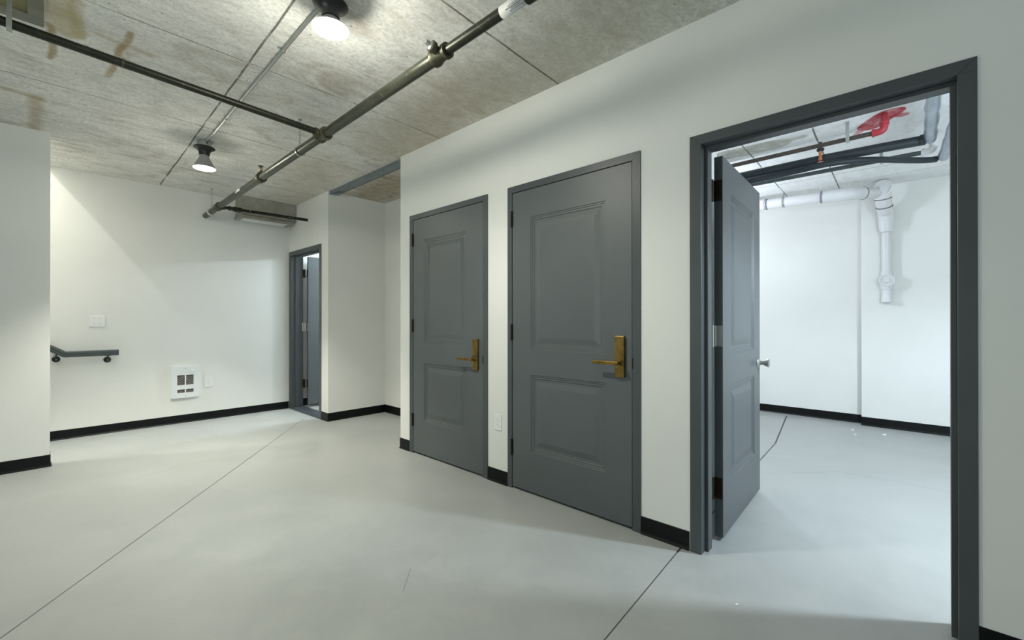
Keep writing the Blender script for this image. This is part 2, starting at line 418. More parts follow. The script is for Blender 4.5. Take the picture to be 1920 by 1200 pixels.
# inner room
b = MB(); b.box(XI, XI + .15, -2.5, .45, 0, HI); b.box(XI + .11, XI + .15, .45, 3.44, 0, HI); b.build('wall_inner_far', 'wall', kind='structure')
MB().box(XB, XI + .15, -2.62, -2.5, 0, HI).build('wall_inner_near', 'wall', kind='structure')
MB().box(XA + .12, XI + .15, 3.3, 3.42, 0, HI).build('wall_inner_left', 'wall', kind='structure')
# closets behind the two shut doors
b = MB(); b.box(XB, 3.2, 1.02, 1.08, 0, HI); b.box(3.14, 3.2, 1.08, 3.3, 0, HI); b.box(XB, 3.14, 2.18, 2.24, 0, HI); b.build('wall_closets', 'wall', kind='structure')
# end room
b = MB(); b.box(XE + .144, 4.6, 6.20, 6.30, 0, 2.62); b.box(4.5, 4.6, 5.10, 6.20, 0, 2.62)
b.box(3.1, 4.5, 5.0, 5.10, 0, 2.62); b.build('wall_end_room', 'wall', kind='structure')
# stairs going up behind the short wall
b = MB()
for i in range(9): b.box(-0.13 - .27 * (i + 1) + 0.0, -0.13 - .27 * i, YN + .12, YF, 0, .18 * (i + 1))
b.build('stair_steps', 'floor', kind='structure')

# cove baseboards (height, thin lip at the floor)
BH = .095
def cove(name, p0, p1, nrm, h=BH):
    """baseboard from p0 to p1 with outward normal nrm"""
    p0 = Vector((*p0, 0)); p1 = Vector((*p1, 0)); n = Vector((*nrm, 0))
    prof = [(0, 0), (0.011, 0), (0.011, .004), (0.006, .012), (0.0045, .02), (0.004, h - .003), (0.002, h), (0, h)]
    b = MB(); A = [b.bm.verts.new(p0 + n * d + Vector((0, 0, z))) for d, z in prof]; B = [b.bm.verts.new(p1 + n * d + Vector((0, 0, z))) for d, z in prof]
    k = len(prof)
    b.bm.faces.new(A); b.bm.faces.new(B[::-1])
    for i in range(k): b.bm.faces.new((A[i], B[i], B[(i + 1) % k], A[(i + 1) % k]))
    return b.build(name, 'base', kind='structure')
cove('baseboard_right', (XW, -2.4), (XW, -.158), (-1, 0))
cove('baseboard_right', (XW, .844), (XW, 1.104), (-1, 0))
cove('baseboard_right', (XW, 2.106), (XW, 2.307), (-1, 0))
cove('baseboard_right', (XW, 3.308), (XW, YC + .004), (-1, 0))
cove('baseboard_alcove_side', (XA, 3.47), (XA, YD), (-1, 0))
cove('baseboard_alcove_back', (XE - .004, YD), (XA, YD), (0, -1))
cove('baseboard_end', (XE, YD - .004), (XE, 5.165), (-1, 0))
cove('baseboard_far', (-.14, YF), (XE - .01, YF), (0, -1), .092)
cove('baseboard_stair', (-2.7, YN), (XN + .004, YN), (0, -1))
cove('baseboard_stair_end', (XN, YN - .003), (XN, YN + .12), (1, 0))
cove('baseboard_inner_far', (XI, -2.5), (XI, .454), (-1, 0))
cove('baseboard_inner_far', (XI + .11, .45), (XI + .11, 3.3), (-1, 0))
cove('baseboard_end_room', (XE + .16, 6.20), (4.5, 6.20), (0, -1))

# ------------------------------------------------------------------ doors
PANEL = [(0, 0), (.0035, .004), (.010, .0035), (.0135, .0075), (.024, .007), (.0275, .011), (.044, .0115), (.078, .003)]
def leaf_mesh(w, h, th, panels, both=True):
    """leaf in local axes: u = x (0..w), thickness y (0 front .. th back), z 0..h"""
    b = MB(); bm = b.bm
    def face_side(y, sgn):
        xs = [0] + sorted({p[0] for p in panels} | {p[1] for p in panels}) + [w]
        zs = [0] + sorted({p[2] for p in panels} | {p[3] for p in panels}) + [h]
        def inside(xa, xb, za, zb):
            return any(p[0] <= xa + 1e-6 and xb <= p[1] + 1e-6 and p[2] <= za + 1e-6 and zb <= p[3] + 1e-6 for p in panels)
        vd = {}
        def V(x, yy, z):
            k = (round(x, 5), round(yy, 5), round(z, 5))
            if k not in vd: vd[k] = bm.verts.new((x, yy, z))
            return vd[k]
        for i in range(len(xs) - 1):
            for j in range(len(zs) - 1):
                if inside(xs[i], xs[i + 1], zs[j], zs[j + 1]): continue
                bm.faces.new((V(xs[i], y, zs[j]), V(xs[i + 1], y, zs[j]), V(xs[i + 1], y, zs[j + 1]), V(xs[i], y, zs[j + 1])))
        for (xa, xb, za, zb) in panels:
            prev = None
            for ins, dep in PANEL:
                yy = y + sgn * dep
                r = [V(xa + ins, yy, za + ins), V(xb - ins, yy, za + ins), V(xb - ins, yy, zb - ins), V(xa + ins, yy, zb - ins)]
                if prev:
                    for k in range(4): bm.faces.new((prev[k], prev[(k + 1) % 4], r[(k + 1) % 4], r[k]))
                prev = r
            bm.faces.new(prev)
    face_side(0, 1); face_side(th, -1)
    for q in (((0, 0, 0), (0, th, 0), (0, th, h), (0, 0, h)), ((w, 0, 0), (w, th, 0), (w, th, h), (w, 0, h)), ((0, 0, 0), (w, 0, 0), (w, th, 0), (0, th, 0)), ((0, 0, h), (w, 0, h), (w, th, h), (0, th, h))):
        bm.faces.new([bm.verts.new(p) for p in q])
    bmesh.ops.remove_doubles(bm, verts=bm.verts, dist=1e-5)
    return b

def shut_door(name, y0, y1, top, ll, lr, ltop, panels, hz, plate, lever, label):
    """door leaf in the rabbet of a steel frame on the long wall. y0<y1 outer frame; leaf ll..lr"""
    root = thing(name, (XW, (y0 + y1) / 2, 0), label, 'door', 'shut grey closet doors in the long wall', 'structure')
    xf, xi = XW - .007, XB
    b = MB()
    lr_, ll_, lt = lr + .004, ll - .004, ltop + .004
    b.box(xf, XW - .0005, y0, ll_, 0, top); b.box(xf, XW - .0005, lr_, y1, 0, top)
    b.prism([(ll_, lt), (lr_, lt), (y1, top), (y0, top)], 'x', xf - .0004, XW - .0005)
    b.box(XW - .0005, xi, ll_ - .002, ll_, 0, lt); b.box(XW - .0005, xi, lr_, lr_ + .002, 0, lt); b.box(XW - .0005, xi, ll_, lr_, lt, lt + .002)
    b.box(XW + .045, xi - .04, ll_, ll_ + .016, 0, lt); b.box(XW + .045, xi - .04, lr_ - .016, lr_, 0, lt); b.box(XW + .045, xi - .04, ll_, lr_, lt - .016, lt)
    b.build('door_frame', 'frame', root, bevel=.0012)
    w = lr - ll
    m = leaf_mesh(w, ltop - .016, .042, [(lr - p[1], lr - p[0], p[2] - .016, p[3] - .016) for p in panels])
    # local x -> -Y, y -> +X
    X = Matrix(((0, 1, 0, XW - .003), (-1, 0, 0, lr), (0, 0, 1, .016), (0, 0, 0, 1)))
    lf = m.build('door_leaf', 'door', root, xf=X)
    def child(b, n, mat, **k):
        o = b.build(n, mat, None, **k); o.parent = lf; o.matrix_parent_inverse = lf.matrix_basis.inverted() if False else Matrix.Identity(4)
        return o
    for z in hz:
        hb = MB(); hb.lathe((XW - .012, lr + .004, z - .057), (0, 0, 1), [(0, .003), (.002, .006), (.036, .006), (.037, .005), (.038, .006), (.076, .006), (.077, .005), (.078, .006), (.112, .006), (.114, .003)], 14)
        hb.box(XW - .008, XW - .0035, lr - .006, lr + .010, z - .055, z + .055)
        hb.build('hinge', 'hinge', root, smooth=True, label='dark bronze butt hinge')
    py0, py1, pz0, pz1 = plate
    hb = MB(); hb.box(XW - .023, XW - .0032, py0, py1, pz0, pz1)
    lk = hb.build('handle_plate', 'brassy', root, bevel=.004, label='tall rectangular aged brass escutcheon plate')
    yl, zl, tip = lever
    hb = MB(); hb.lathe((XW - .022, yl, zl), (-1, 0, 0), [(0, .016), (.006, .016), (.012, .011), (.045, .010), (.052, .012), (.056, .008), (.057, 0)], 18)
    hb.box(XW - .074, XW - .062, yl - .010, tip, zl - .010, zl + .010)
    o = hb.build('lever', 'brassy', None, bevel=.0025, label='flat aged brass lever'); o.parent = lk
    o.matrix_parent_inverse = Matrix.Identity(4)
    o.location = (0, 0, 0)
    hb = MB(); hb.box(XW - .009, XW - .0068, ll_ - .006, ll_ + .001, zl - .03, zl + .03)
    hb.build('strike_plate', 'hinge', root, label='dark strike plate edge')
    return root
shut_door('door_1', 2.308, 3.307, 2.093, 2.362, 3.254, 2.046, [(2.541, 3.098, .297, .801), (2.541, 3.098, .971, 1.858)],
          (1.874, 1.12, .295), (2.402, 2.458, .790, 1.024), (2.424, .873, 2.582),
          'closed dark grey panelled door next to the alcove, left of the two shut ones')
shut_door('door_2', 1.105, 2.105, 2.093, 1.158, 2.060, 2.044, [(1.324, 1.896, .281, .800), (1.324, 1.896, .968, 1.860)],
          (1.868, 1.082, .287), (1.196, 1.254, .842, 1.076), (1.215, .925, 1.372),
          'closed dark grey panelled door beside the open doorway, right of the two shut ones')

def open_frame(root, xf, xi, y0, y1, top, c0, c1, ctop):
    """double rabbet steel frame: outer edges y0,y1,top; clear edges c0,c1,ctop"""
    d = .052; s = .016; xa, xb2 = xf + d, xi - d
    b = MB()
    for (ya, yb, sg) in ((y0, c0, 1), (c1, y1, -1)):
        yo, yc = (ya, yb) if sg > 0 else (yb, ya)     # outer, clear
        lo, hi = sorted((yo, yc)); b.box(xf, xf + .007, lo, hi, 0, ctop); b.box(xi - .007, xi, lo, hi, 0, ctop)
        lo, hi = sorted((yc - sg * .003, yc)); b.box(xf + .007, xi - .007, lo, hi, 0, ctop)
        lo, hi = sorted((yc, yc + sg * s)); b.box(xa, xb2, lo, hi, 0, ctop - s)
    b.prism([(c0, ctop), (c1, ctop), (y1, top), (y0, top)], 'x', xf, xf + .007)
    b.prism([(c0, ctop), (c1, ctop), (y1, top), (y0, top)], 'x', xi - .007, xi)
    b.box(xf + .007, xi - .007, c0, c1, ctop, ctop + .003)
    b.box(xa, xb2, c0, c1, ctop - s, ctop)
    # mitred outer corners of the jamb faces
    for (ya, yb) in ((y0, c0), (c1, y1)):
        tri = [(ya, ctop), (yb, ctop), (y0, top)] if ya == y0 else [(ya, ctop), (yb, ctop), (y1, top)]
        b.prism(tri, 'x', xf + .0005, xf + .0065)
    return b.build('door_frame', 'frame', root, bevel=.0015)

def hinge_open(root, x, y, z):
    """hinge at the jamb corner (x, y): knuckle and both leaves"""
    b = MB()
    b.lathe((x, y, z - .057), (0, 0, 1), [(0, .0075), (.036, .0075), (.037, .0065), (.038, .0075), (.076, .0075), (.077, .0065), (.078, .0075), (.114, .0075)], 14)
    b.box(x + .003, x + .0445, y - .003, y + .001, z - .057, z + .057) if False else None
    return b
# door_3: the open one into the inner room
root = thing('door_3', (XW, .34, 0), 'open doorway at right with dark grey steel frame and door swung inward', 'door', None, 'structure')
open_frame(root, XW - .007, XB + .007, -.157, .838, 2.086, -.108, .783, 2.038)
LW, LT = .886, .042
m = leaf_mesh(LW, 2.012, LT, [(.160, .726, .27, .79), (.160, .726, .955, 1.845)])
ang = math.radians(2.3)
X3 = Matrix.Translation((2.434, .747, .018)) @ Matrix.Rotation(ang, 4, 'Z')
lf3 = m.build('door_leaf', 'door', root, xf=X3)
hz3 = (1.850, 1.08, .275)
for z in hz3:
    b = MB(); b.lathe((2.412, .792, z - .057), (0, 0, 1), [(0, .0075), (.036, .0075), (.037, .0062), (.038, .0075), (.076, .0075), (.077, .0062), (.078, .0075), (.114, .0075)], 14)
    b.box(2.4300, 2.4335, .749, .790, z - .055, z + .055); b.box(2.378, 2.415, .787, .792, z - .055, z + .055); b.box(2.410, 2.434, .788, .793, z - .055, z + .055)
    for dz in (-.04, -.015, .015, .04): b.lathe((2.4302, .760 + (.012 if dz in (-.015, .04) else 0), z + dz), (-1, 0, 0), [(0, .0035), (.0012, .003)], 10)
    b.build('hinge', 'steel' if z == 1.08 else 'hinge', root, smooth=True, label='silver hinge plate on the door edge' if z == 1.08 else 'dark bronze hinge')
# knob
kb = Matrix.Translation((2.434, .747, .018)) @ Matrix.Rotation(ang, 4, 'Z')
kp = kb @ Vector((LW - .062, 0, .862)); kd = (kb.to_3x3() @ Vector((0, -1, 0)))
b = MB(); b.lathe(kp, kd, [(0, .033), (.004, .033), (.010, .027), (.016, .014), (.034, .012), (.040, .016), (.062, .0275), (.068, .026), (.070, .0)], 24)
b.build('door_knob', 'steel', root, smooth=True, label='round satin steel knob')
kp = kb @ Vector((LW - .062, LT, .862))
b = MB(); b.lathe(kp, -kd, [(0, .033), (.004, .033), (.010, .027), (.016, .014), (.034, .012), (.040, .016), (.062, .0275), (.068, .026), (.070, .0)], 24)
b.build('door_knob', 'steel', root, smooth=True, label='round satin steel knob')
# door_4: small open doorway at the end
root = thing('door_4', (XE, 5.65, 0), 'narrow far doorway in the end wall with grey door ajar inside', 'door', None, 'structure')
open_frame(root, XE - .007, XE + .151, 5.157, 6.140, 2.078, 5.212, 6.072, 2.025)
m = leaf_mesh(.84, 1.985, .042, [(.155, .685, .25, .77), (.155, .685, .94, 1.80)])
X4 = Matrix.Translation((2.425, 5.99, .04)) @ Matrix.Rotation(math.radians(-2), 4, 'Z')
m.build('door_leaf', 'door', root, xf=X4)
for z in (1.80, 1.08, .32):
    b = MB(); b.lathe((2.402, 6.045, z - .057), (0, 0, 1), [(0, .0075), (.114, .0075)], 12)
    b.box(2.421, 2.4245, 5.992, 6.034, z - .055, z + .055); b.box(2.372, 2.405, 6.060, 6.064, z - .055, z + .055)
    b.build('hinge', 'steel' if z == 1.08 else 'hinge', root, smooth=True, label='silver hinge plate' if z == 1.08 else 'dark bronze hinge')
MB().box(XE - .012, XE + .165, 5.214, 6.070, 0, .014).build('threshold', 'threshold', root, bevel=.003)

# ------------------------------------------------------------------ sprinkler pipework
def mz(y): return 2.402 + .0088 * (6.1 - y)
XP = 1.300
pipe = thing('sprinkler_pipe', (XP, 3.0, 2.43), 'long dark steel sprinkler pipe under the concrete ceiling, with side branch', 'pipe')
b = MB(); b.tube([(XP, 6.139, mz(6.139)), (XP, 4.2, mz(4.2)), (XP, 1.70, mz(1.70))], .0305, 24)
b.build('main_pipe', 'pipe', pipe, smooth=True)
b = MB(); b.tube([(XP, 1.70, mz(1.70)), (XP, -1.6, mz(-1.6))], .0235, 24)
b.build('reduced_pipe', 'pipe_dark', pipe, smooth=True, label='thinner dark pipe running towards the viewer')
b = MB(); b.lathe((XP, 1.128, mz(1.128)), (0, -1, 0), [(0, .026), (.002, .0325), (.9, .0325), (.902, .026)], 24)
b.build('pipe_sleeve', 'pipe_dark', pipe, smooth=True)
def tee(y, r1, r2, side=None, sl=.06, sr=.03, name='tee_fitting', mat='fitting', L=.062):
    z = mz(y); b = MB()
    b.lathe((XP, y - L, z), (0, 1, 0), [(0, r2 + .003), (.001, r2 + .013), (.020, r2 + .013), (.026, r2 + .006), (2 * L - .026, r1 + .006), (2 * L - .020, r1 + .011), (2 * L - .001, r1 + .011), (2 * L, r1 + .002)], 24)
    if side: b.lathe((XP, y, z), side, [(0, sr), (sl - .02, sr), (sl - .018, sr + .007), (sl, sr + .007), (sl + .001, sr)], 20)
    return b.build(name, mat, pipe, smooth=True)
tee(1.672, .0305, .0235, (-1, 0, .25), .062, .021, L=.052)
b = MB(); b.lathe((XP - .058, 1.672, mz(1.672) + .0145), (-1, 0, .25), [(0, .020), (.006, .020), (.008, .017), (.012, .012)], 20)
b.lathe((XP - .068, 1.672, mz(1.672) + .017), (-1, 0, .25), [(0, .013), (.022, .012)], 4)
b.build('square_head_plug', 'galv', pipe, label='silver grey square head plug')
tee(2.965, .0305, .0305, (-1, 0, .045), .060, .025, L=.050)
tee(4.22, .0305, .0305, (0, 0, 1), .045, .015, L=.030)
tee(5.56, .0305, .0305, (1, 0, 0), .055, .020, L=.045)
# branch to the left
b = MB(); b.tube([(XP - .03, 2.965, 2.4375), (-.133, 2.955, 2.486), (-2.6, 2.935, 2.53)], .0205, 20)
b.build('branch_pipe', 'pipe_dark', pipe, smooth=True, label='thin black branch pipe running left')
b = MB(); b.lathe((.28, 2.957, 2.472), (-1, 0, .034), [(0, .0205), (.001, .0225), (.012, .0225), (.013, .0205)], 20); b.build('weld_band', 'pipe', pipe, smooth=True)
# arm to the right along the far wall
za = mz(5.56)
b = MB(); b.lathe((XP + .05, 5.56, za), (1, 0, 0), [(0, .016), (.04, .016), (.041, .025), (.06, .025), (.062, .02), (.085, .02), (.086, .027), (.105, .029), (.130, .027), (.15, .030), (.165, .026), (.168, .018)], 20)
b.build('elbow_fitting', 'pipe_dark', pipe, smooth=True)
b = MB(); b.tube([(XP + .20, 5.56, za), (2.239, 5.56, za + .012)], .0175, 18)
b.build('arm_pipe', 'pipe_dark', pipe, smooth=True, label='thin black pipe arm ending at the end wall')
for xx in (1.60, 2.02, 2.06):
    b = MB(); b.lathe((xx, 5.545, za + .008), (0, -1, .5), [(0, .006), (.006, .003)], 10)
    b.build('paint_fleck', 'paper', pipe, label='white paint fleck')
# sprinkler head standing on the pipe
sh = thing('upright_sprinkler', (XP, 4.22, mz(4.22) + .047), 'small brass upright sprinkler head standing on the dark pipe', 'sprinkler head')
zz = mz(4.22) + .047
b = MB(); b.lathe((XP, 4.22, zz), (0, 0, 1), [(0, .012), (.012, .012), (.014, .008), (.022, .007), (.024, .004), (.055, .004)], 14)
b.tube([(XP - .008, 4.22, zz + .012), (XP - .017, 4.22, zz + .03), (XP, 4.22, zz + .052)], .0028, 8); b.tube([(XP + .008, 4.22, zz + .012), (XP + .017, 4.22, zz + .03), (XP, 4.22, zz + .052)], .0028, 8)
b.build('sprinkler_body', 'brassy', sh, smooth=True)
b = MB(); b.lathe((XP, 4.22, zz + .053), (0, 0, 1), [(0, .004), (.001, .024), (.003, .025), (.004, 0)], 16); b.build('deflector', 'pipe', sh, smooth=True)
# stickers on the pipe
def sticker(y0, y1, r, a0, a1, name='sticker', text=False, mat='paper'):
    b = MB(); n = 10
    for i in range(n):
        t0, t1 = a0 + (a1 - a0) * i / n, a0 + (a1 - a0) * (i + 1) / n
        P = lambda y, t: (XP + (r + .0008) * math.cos(t), y, mz(y) + (r + .0008) * math.sin(t))
        b.bm.faces.new([b.bm.verts.new(p) for p in (P(y0, t0), P(y0, t1), P(y1, t1), P(y1, t0))])
    bmesh.ops.remove_doubles(b.bm, verts=b.bm.verts, dist=1e-5)
    o = b.build(name, mat, pipe, smooth=True)
    md = o.modifiers.new('thick', 'SOLIDIFY'); md.thickness = .0006; md.offset = 1
    return o
st = sticker(1.132, 1.262, .0235, math.radians(100), math.radians(330), 'sticker')
st['label'] = 'white paper sticker with small black print'
b = MB()
for row, (ta, yy0, yy1) in enumerate([(205, 1.14, 1.215), (219, 1.145, 1.225), (233, 1.15, 1.20), (247, 1.14, 1.21)]):
    y = yy0
    while y < yy1:
        l = random.uniform(.003, .009)
        t0, t1 = math.radians(ta), math.radians(ta + (7 if row == 1 else 5)); r = .0252
        P = lambda y, t: (XP + r * math.cos(t), y, mz(y) + r * math.sin(t))
        b.bm.faces.new([b.bm.verts.new(p) for p in (P(y, t0), P(y, t1), P(y + l, t1), P(y + l, t0))]); y += l + .0022
o = b.build('sticker_print', 'ink', None); o.parent = st; o['kind'] = 'stuff'
sticker(4.72, 4.86, .0305, math.radians(110), math.radians(200), 'sticker')
sticker(5.86, 5.93, .0305, math.radians(90), math.radians(300), 'sticker')

# hangers
def rod_hanger(x, y, label):
    h = thing('pipe_hanger', (x, y, H), label, 'pipe hanger')
    z = mz(y)
    b = MB(); b.tube([(x, y, z + .036), (x, y, H)], .0042, 10); b.lathe((x, y, H - .006), (0, 0, 1), [(0, .014), (.006, .014)], 12); b.lathe((x, y, z + .06), (0, 0, 1), [(0, .008), (.012, .008)], 6)
    b.build('hanger_rod', 'galv', h, smooth=True)
    b = MB()
    ring = [(x + .034 * math.cos(t), y, z + .034 * math.sin(t)) for t in [PI / 2 + 2 * PI * k / 20 for k in range(21)]]
    for p, q in zip(ring, ring[1:]):
        p, q = Vector(p), Vector(q); c = Vector((x, y, z)); on = (p - c).normalized() * .002; oq = (q - c).normalized() * .002; d = Vector((0, .008, 0))
        vs = [b.bm.verts.new(v) for v in (p - d, q - d, q + d, p + d, p - d + on, q - d + oq, q + d + oq, p + d + on)]
        for f in ((0, 1, 2, 3), (4, 5, 6, 7), (0, 1, 5, 4), (2, 3, 7, 6)): b.bm.faces.new([vs[i] for i in f])
    b.box(x - .006, x + .006, y - .006, y + .006, z + .032, z + .046)
    b.build('clevis_ring', 'galv', h)
rod_hanger(XP, 3.365, 'thin rod and ring pipe hanger just beyond the pipe tee')
rod_hanger(XP, 5.86, 'thin rod and ring pipe hanger nearest the far wall')
h = thing('strap_hanger', (-.105, 2.955, H), 'flat galvanised strap holding the branch pipe at upper left', 'pipe hanger')
b = MB(); b.box(-.113, -.097, 2.952, 2.9545, 2.51, H); b.box(-.114, -.096, 2.932, 2.980, 2.458, 2.4635); b.box(-.114, -.096, 2.930, 2.9335, 2.46, 2.512); b.box(-.114, -.096, 2.9785, 2.982, 2.46, 2.512); b.box(-.114, -.096, 2.930, 2.982, 2.510, 2.5135)
b.box(-.125, -.085, 2.935, 2.975, H - .004, H)
b.build('strap', 'galv', h, bevel=.0008)

# conduit and ceiling lights
cd = thing('electrical_conduit', (.9, 3.2, H), 'thin galvanised conduit along the ceiling between the two lamps', 'conduit')
b = MB(); b.tube([(.890, 1.93, H - .03), (.892, 2.01, H - .012), (.905, 3.2, H - .0115), (.921, 4.27, H - .012), (.921, 4.33, H - .03)], .0092, 12); b.build('conduit_tube', 'galv', cd, smooth=True)
for y in (2.56, 3.72):
    x = .9 + (y - 2.56) * .012
    b = MB(); b.box(x - .03, x - .008, y - .008, y + .008, H - .003, H); ring = [(x + .0108 * math.cos(t), y, H - .0115 + .0108 * math.sin(t)) for t in [PI + PI * k / 10 for k in range(11)]]
    for p, q in zip(ring, ring[1:]): b.box(min(p[0], q[0]) - .0006, max(p[0], q[0]) + .0006, y - .008, y + .008, min(p[2], q[2]) - .0008, max(p[2], q[2]) + .0004)
    b.build('conduit_strap', 'galv', cd)
def ceiling_light(x, y, label, power, cone, blend, glow, k=1.0):
    r = thing('ceiling_lamp', (x, y, H), label, 'ceiling lamp', 'bare reflector lamps on the ceiling')
    b = MB(); b.lathe((x, y, H), (0, 0, -1), [(0, .050), (.045, .050), (.047, .046)], 8); b.build('junction_box', 'galv', r, bevel=.003)
    b = MB(); b.lathe((x, y, H - .046), (0, 0, -1), [(0, .052), (.006, .074), (.011, .077), (.016, .073), (.022, .060), (.030, .052), (.038, .044), (.050, .040), (.070, .038), (.072, .030)], 32)
    b.build('lampholder', 'black', r, smooth=True, label='black round lampholder')
    b = MB(); b.lathe((x, y, H - .110), (0, 0, -1), [(0, .024), (.010 * k, .030), (.022 * k, .034), (.060 * k, .052), (.108 * k, .078), (.116 * k, .0815), (.117 * k, .079)], 36, cap=False)
    sh = b.build('reflector_bulb', 'shade', r, smooth=True, label='grey cone shaped reflector bulb')
    zf = H - .110 - .114 * k
    b = MB(); b.lathe((x, y, zf), (0, 0, -1), [(0, .0795), (.004, .077), (.009, .060), (.012, .03), (.013, 0)], 36); o = b.build('lit_face', 'lit', None, smooth=True, label='glowing white lamp face')
    o.parent = sh
    l = bpy.data.lights.new('reflector_beam', 'SPOT'); l.energy = power; l.color = (1.0, 0.985, 0.86); l.spot_size = math.radians(cone); l.spot_blend = blend; l.shadow_soft_size = .05
    lo = bpy.data.objects.new('reflector_beam', l); COL.objects.link(lo); lo.location = (x, y, zf - .02)
    point('reflector_glow', (x, y, zf - .03), glow, (1.0, 0.985, 0.88), .06)
ceiling_light(.895, 1.965, 'glowing reflector lamp at the top of the room, nearest the viewer', 100, 150, .6, 29, .48)
ceiling_light(.915, 4.36, 'small glowing reflector lamp with black base, farther back', 250, 98, .5, 8)

# ceiling bits: stud track, concrete block, recessed box
tr = thing('metal_stud_track', (2.3, 4.2, H), 'blue grey steel track on the ceiling above the alcove opening', 'metal track')
b = MB()
b.box(2.252, 2.344, 3.463, 4.975, H - .004, H - .0005); b.box(2.252, 2.254, 3.463, 4.975, H - .034, H - .004); b.box(2.342, 2.344, 3.463, 5.0 - .025, H - .034, H - .004)
b.box(2.256, 2.340, 3.463, 4.96, H - .030, H - .028)
b.build('track_channel', 'track', tr)
b = MB(); b.prism([(2.246, 4.99), (2.30, 4.80), (2.344, 4.80), (2.344, 4.965)], 'z', H - .037, H - .034)
b.build('cut_flange', 'track', tr)
for y in (4.55, 4.86):
    b = MB(); b.lathe((2.335, y, H - (.034 if y < 4.8 else .037)), (0, 0, -1), [(0, .005), (.003, .004)], 10); b.build('track_screw', 'hinge', tr)
bl = thing('concrete_block', (1.9, 6.02, 2.44), 'rough concrete box hanging from the ceiling in the far right corner', 'concrete beam')
MB().box(1.606, 2.239, 5.905, 6.141, 2.44, H - .001).build('block_body', 'block', bl, bevel=.006)
b = MB(); b.box(1.598, 2.19, 5.892, 6.139, 2.402, 2.438); b.build('bottom_lip', 'block', bl, bevel=.005)
b = MB(); b.box(1.64, 2.14, 5.93, 6.10, 2.398, 2.402); b.build('bottom_panel', 'paper', bl, label='pale panel under the block')
hb = thing('recessed_box', (-.2, 3.0, H), 'square recessed box with brown inner panel in the ceiling corner', 'ceiling box')
b = MB(); b.box(-.62, .0, 3.165, 3.25, H - .012, H - .0005); b.box(-.055, .0, 2.62, 3.165, H - .012, H - .0005); b.box(-.62, -.56, 2.62, 3.165, H - .012, H - .0005); b.box(-.62, .0, 2.56, 2.62, H - .012, H - .0005)
b.build('box_rim', 'hatch', hb, bevel=.002)
MB().box(-.56, -.055, 2.62, 3.165, H - .004, H - .0006).build('inner_panel', 'hatch_in', hb)

# ------------------------------------------------------------------ wall fittings
def plate_xf(o, n):
    """local (u right, v up, w out of the wall) -> world at o, wall normal n"""
    n = Vector(n); u = Vector((0, 0, 1)).cross(n)
    return Matrix((( u.x, 0, n.x, o[0]), (u.y, 0, n.y, o[1]), (0, 1, 0, o[2]), (0, 0, 0, 1)))
def outlet(o, n, label, w=.070, h=.115):
    r = thing('power_outlet', o, label, 'power outlet')
    X = plate_xf(o, n)
    MB().box(-w / 2, w / 2, -h / 2, h / 2, 0.0003, .006).build('cover_plate', 'plate', r, bevel=.003, xf=X)
    for s in (1, -1):
        b = MB(); pts = [(.0165 * math.cos(a), .0145 * math.sin(a)) for a in [2 * PI * k / 20 for k in range(20)]]
        b.prism([(p[0], p[1] * .93 + s * .0195) for p in pts], 'z', .006, .0078); f = b.build('receptacle', 'plate', r, xf=X)
        b = MB(); b.box(-.0075, -.0055, s * .0195 + .001, s * .0195 + .009, .0078, .0081); b.box(.0055, .0075, s * .0195 + .002, s * .0195 + .008, .0078, .0081)
        b.lathe((0, s * .0195 - .006, .0078), (0, 0, 1), [(0, .0024), (.0003, .0024)], 10)
        o2 = b.build('slots', 'slot', None, xf=X); o2.parent = f
    b = MB(); b.lathe((0, 0, .006), (0, 0, 1), [(0, .0025), (.0008, .002)], 10); b.build('screw', 'galv', r, xf=X)
outlet((XW, 2.203, .433), (-1, 0, 0), 'white duplex outlet low on the wall between the two shut doors')
outlet((1.330, YF, .441), (0, -1, 0), 'white duplex outlet beside the heater on the far wall', .080, .118)
# light switch
sw = thing('light_switch', (.374, YF, 1.159), 'white double toggle switch plate above the handrail', 'light switch')
X = plate_xf((.374, YF, 1.159), (0, -1, 0))
MB().box(-.058, .058, -.0575, .0575, .0003, .007).build('cover_plate', 'plate', sw, bevel=.0035, xf=X)
for u, s in ((-.023, -1), (.023, 1)):
    b = MB(); b.box(u - .005, u + .005, -.012, .012, .007, .0078); b.box(u - .004, u + .004, s * .006 - .004, s * .006 + .004, .0078, .018)
    b.build('toggle', 'plate', sw, bevel=.0012, xf=X)
for u in (-.023, .023):
    for v in (-.03, .03):
        b = MB(); b.lathe((u, v, .007), (0, 0, 1), [(0, .003), (.0008, .0024)], 10); b.build('screw', 'slot', sw, xf=X)
# wall heater
ht = thing('wall_heater', (1.104, YF, .464), 'white fan heater with four grille openings low on the far wall', 'heater')
X = plate_xf((1.104, YF, .464), (0, -1, 0))
b = MB(); W2, H2 = .128, .176
gr = [(-.074, -.004, -.030, .082), (.008, .078, -.030, .082), (-.074, -.004, -.118, -.080), (.008, .078, -.118, -.080)]
xs = [-W2, -.074, -.004, .008, .078, W2]; ys = [-H2, -.118, -.080, -.030, .082, H2]
for i in range(5):
    for j in range(5):
        if any(abs(xs[i] - g[0]) < 1e-6 and abs(ys[j] - g[2]) < 1e-6 for g in gr): continue
        b.box(xs[i], xs[i + 1], ys[j], ys[j + 1], .022, .030)
b.box(-W2, -W2 + .006, -H2, H2, .0003, .022); b.box(W2 - .006, W2, -H2, H2, .0003, .022); b.box(-W2, W2, H2 - .006, H2, .0003, .022); b.box(-W2, W2, -H2, -H2 + .006, .0003, .022)
bmesh.ops.remove_doubles(b.bm, verts=b.bm.verts, dist=1e-6)
b.build('heater_cover', 'heater', ht, xf=X)
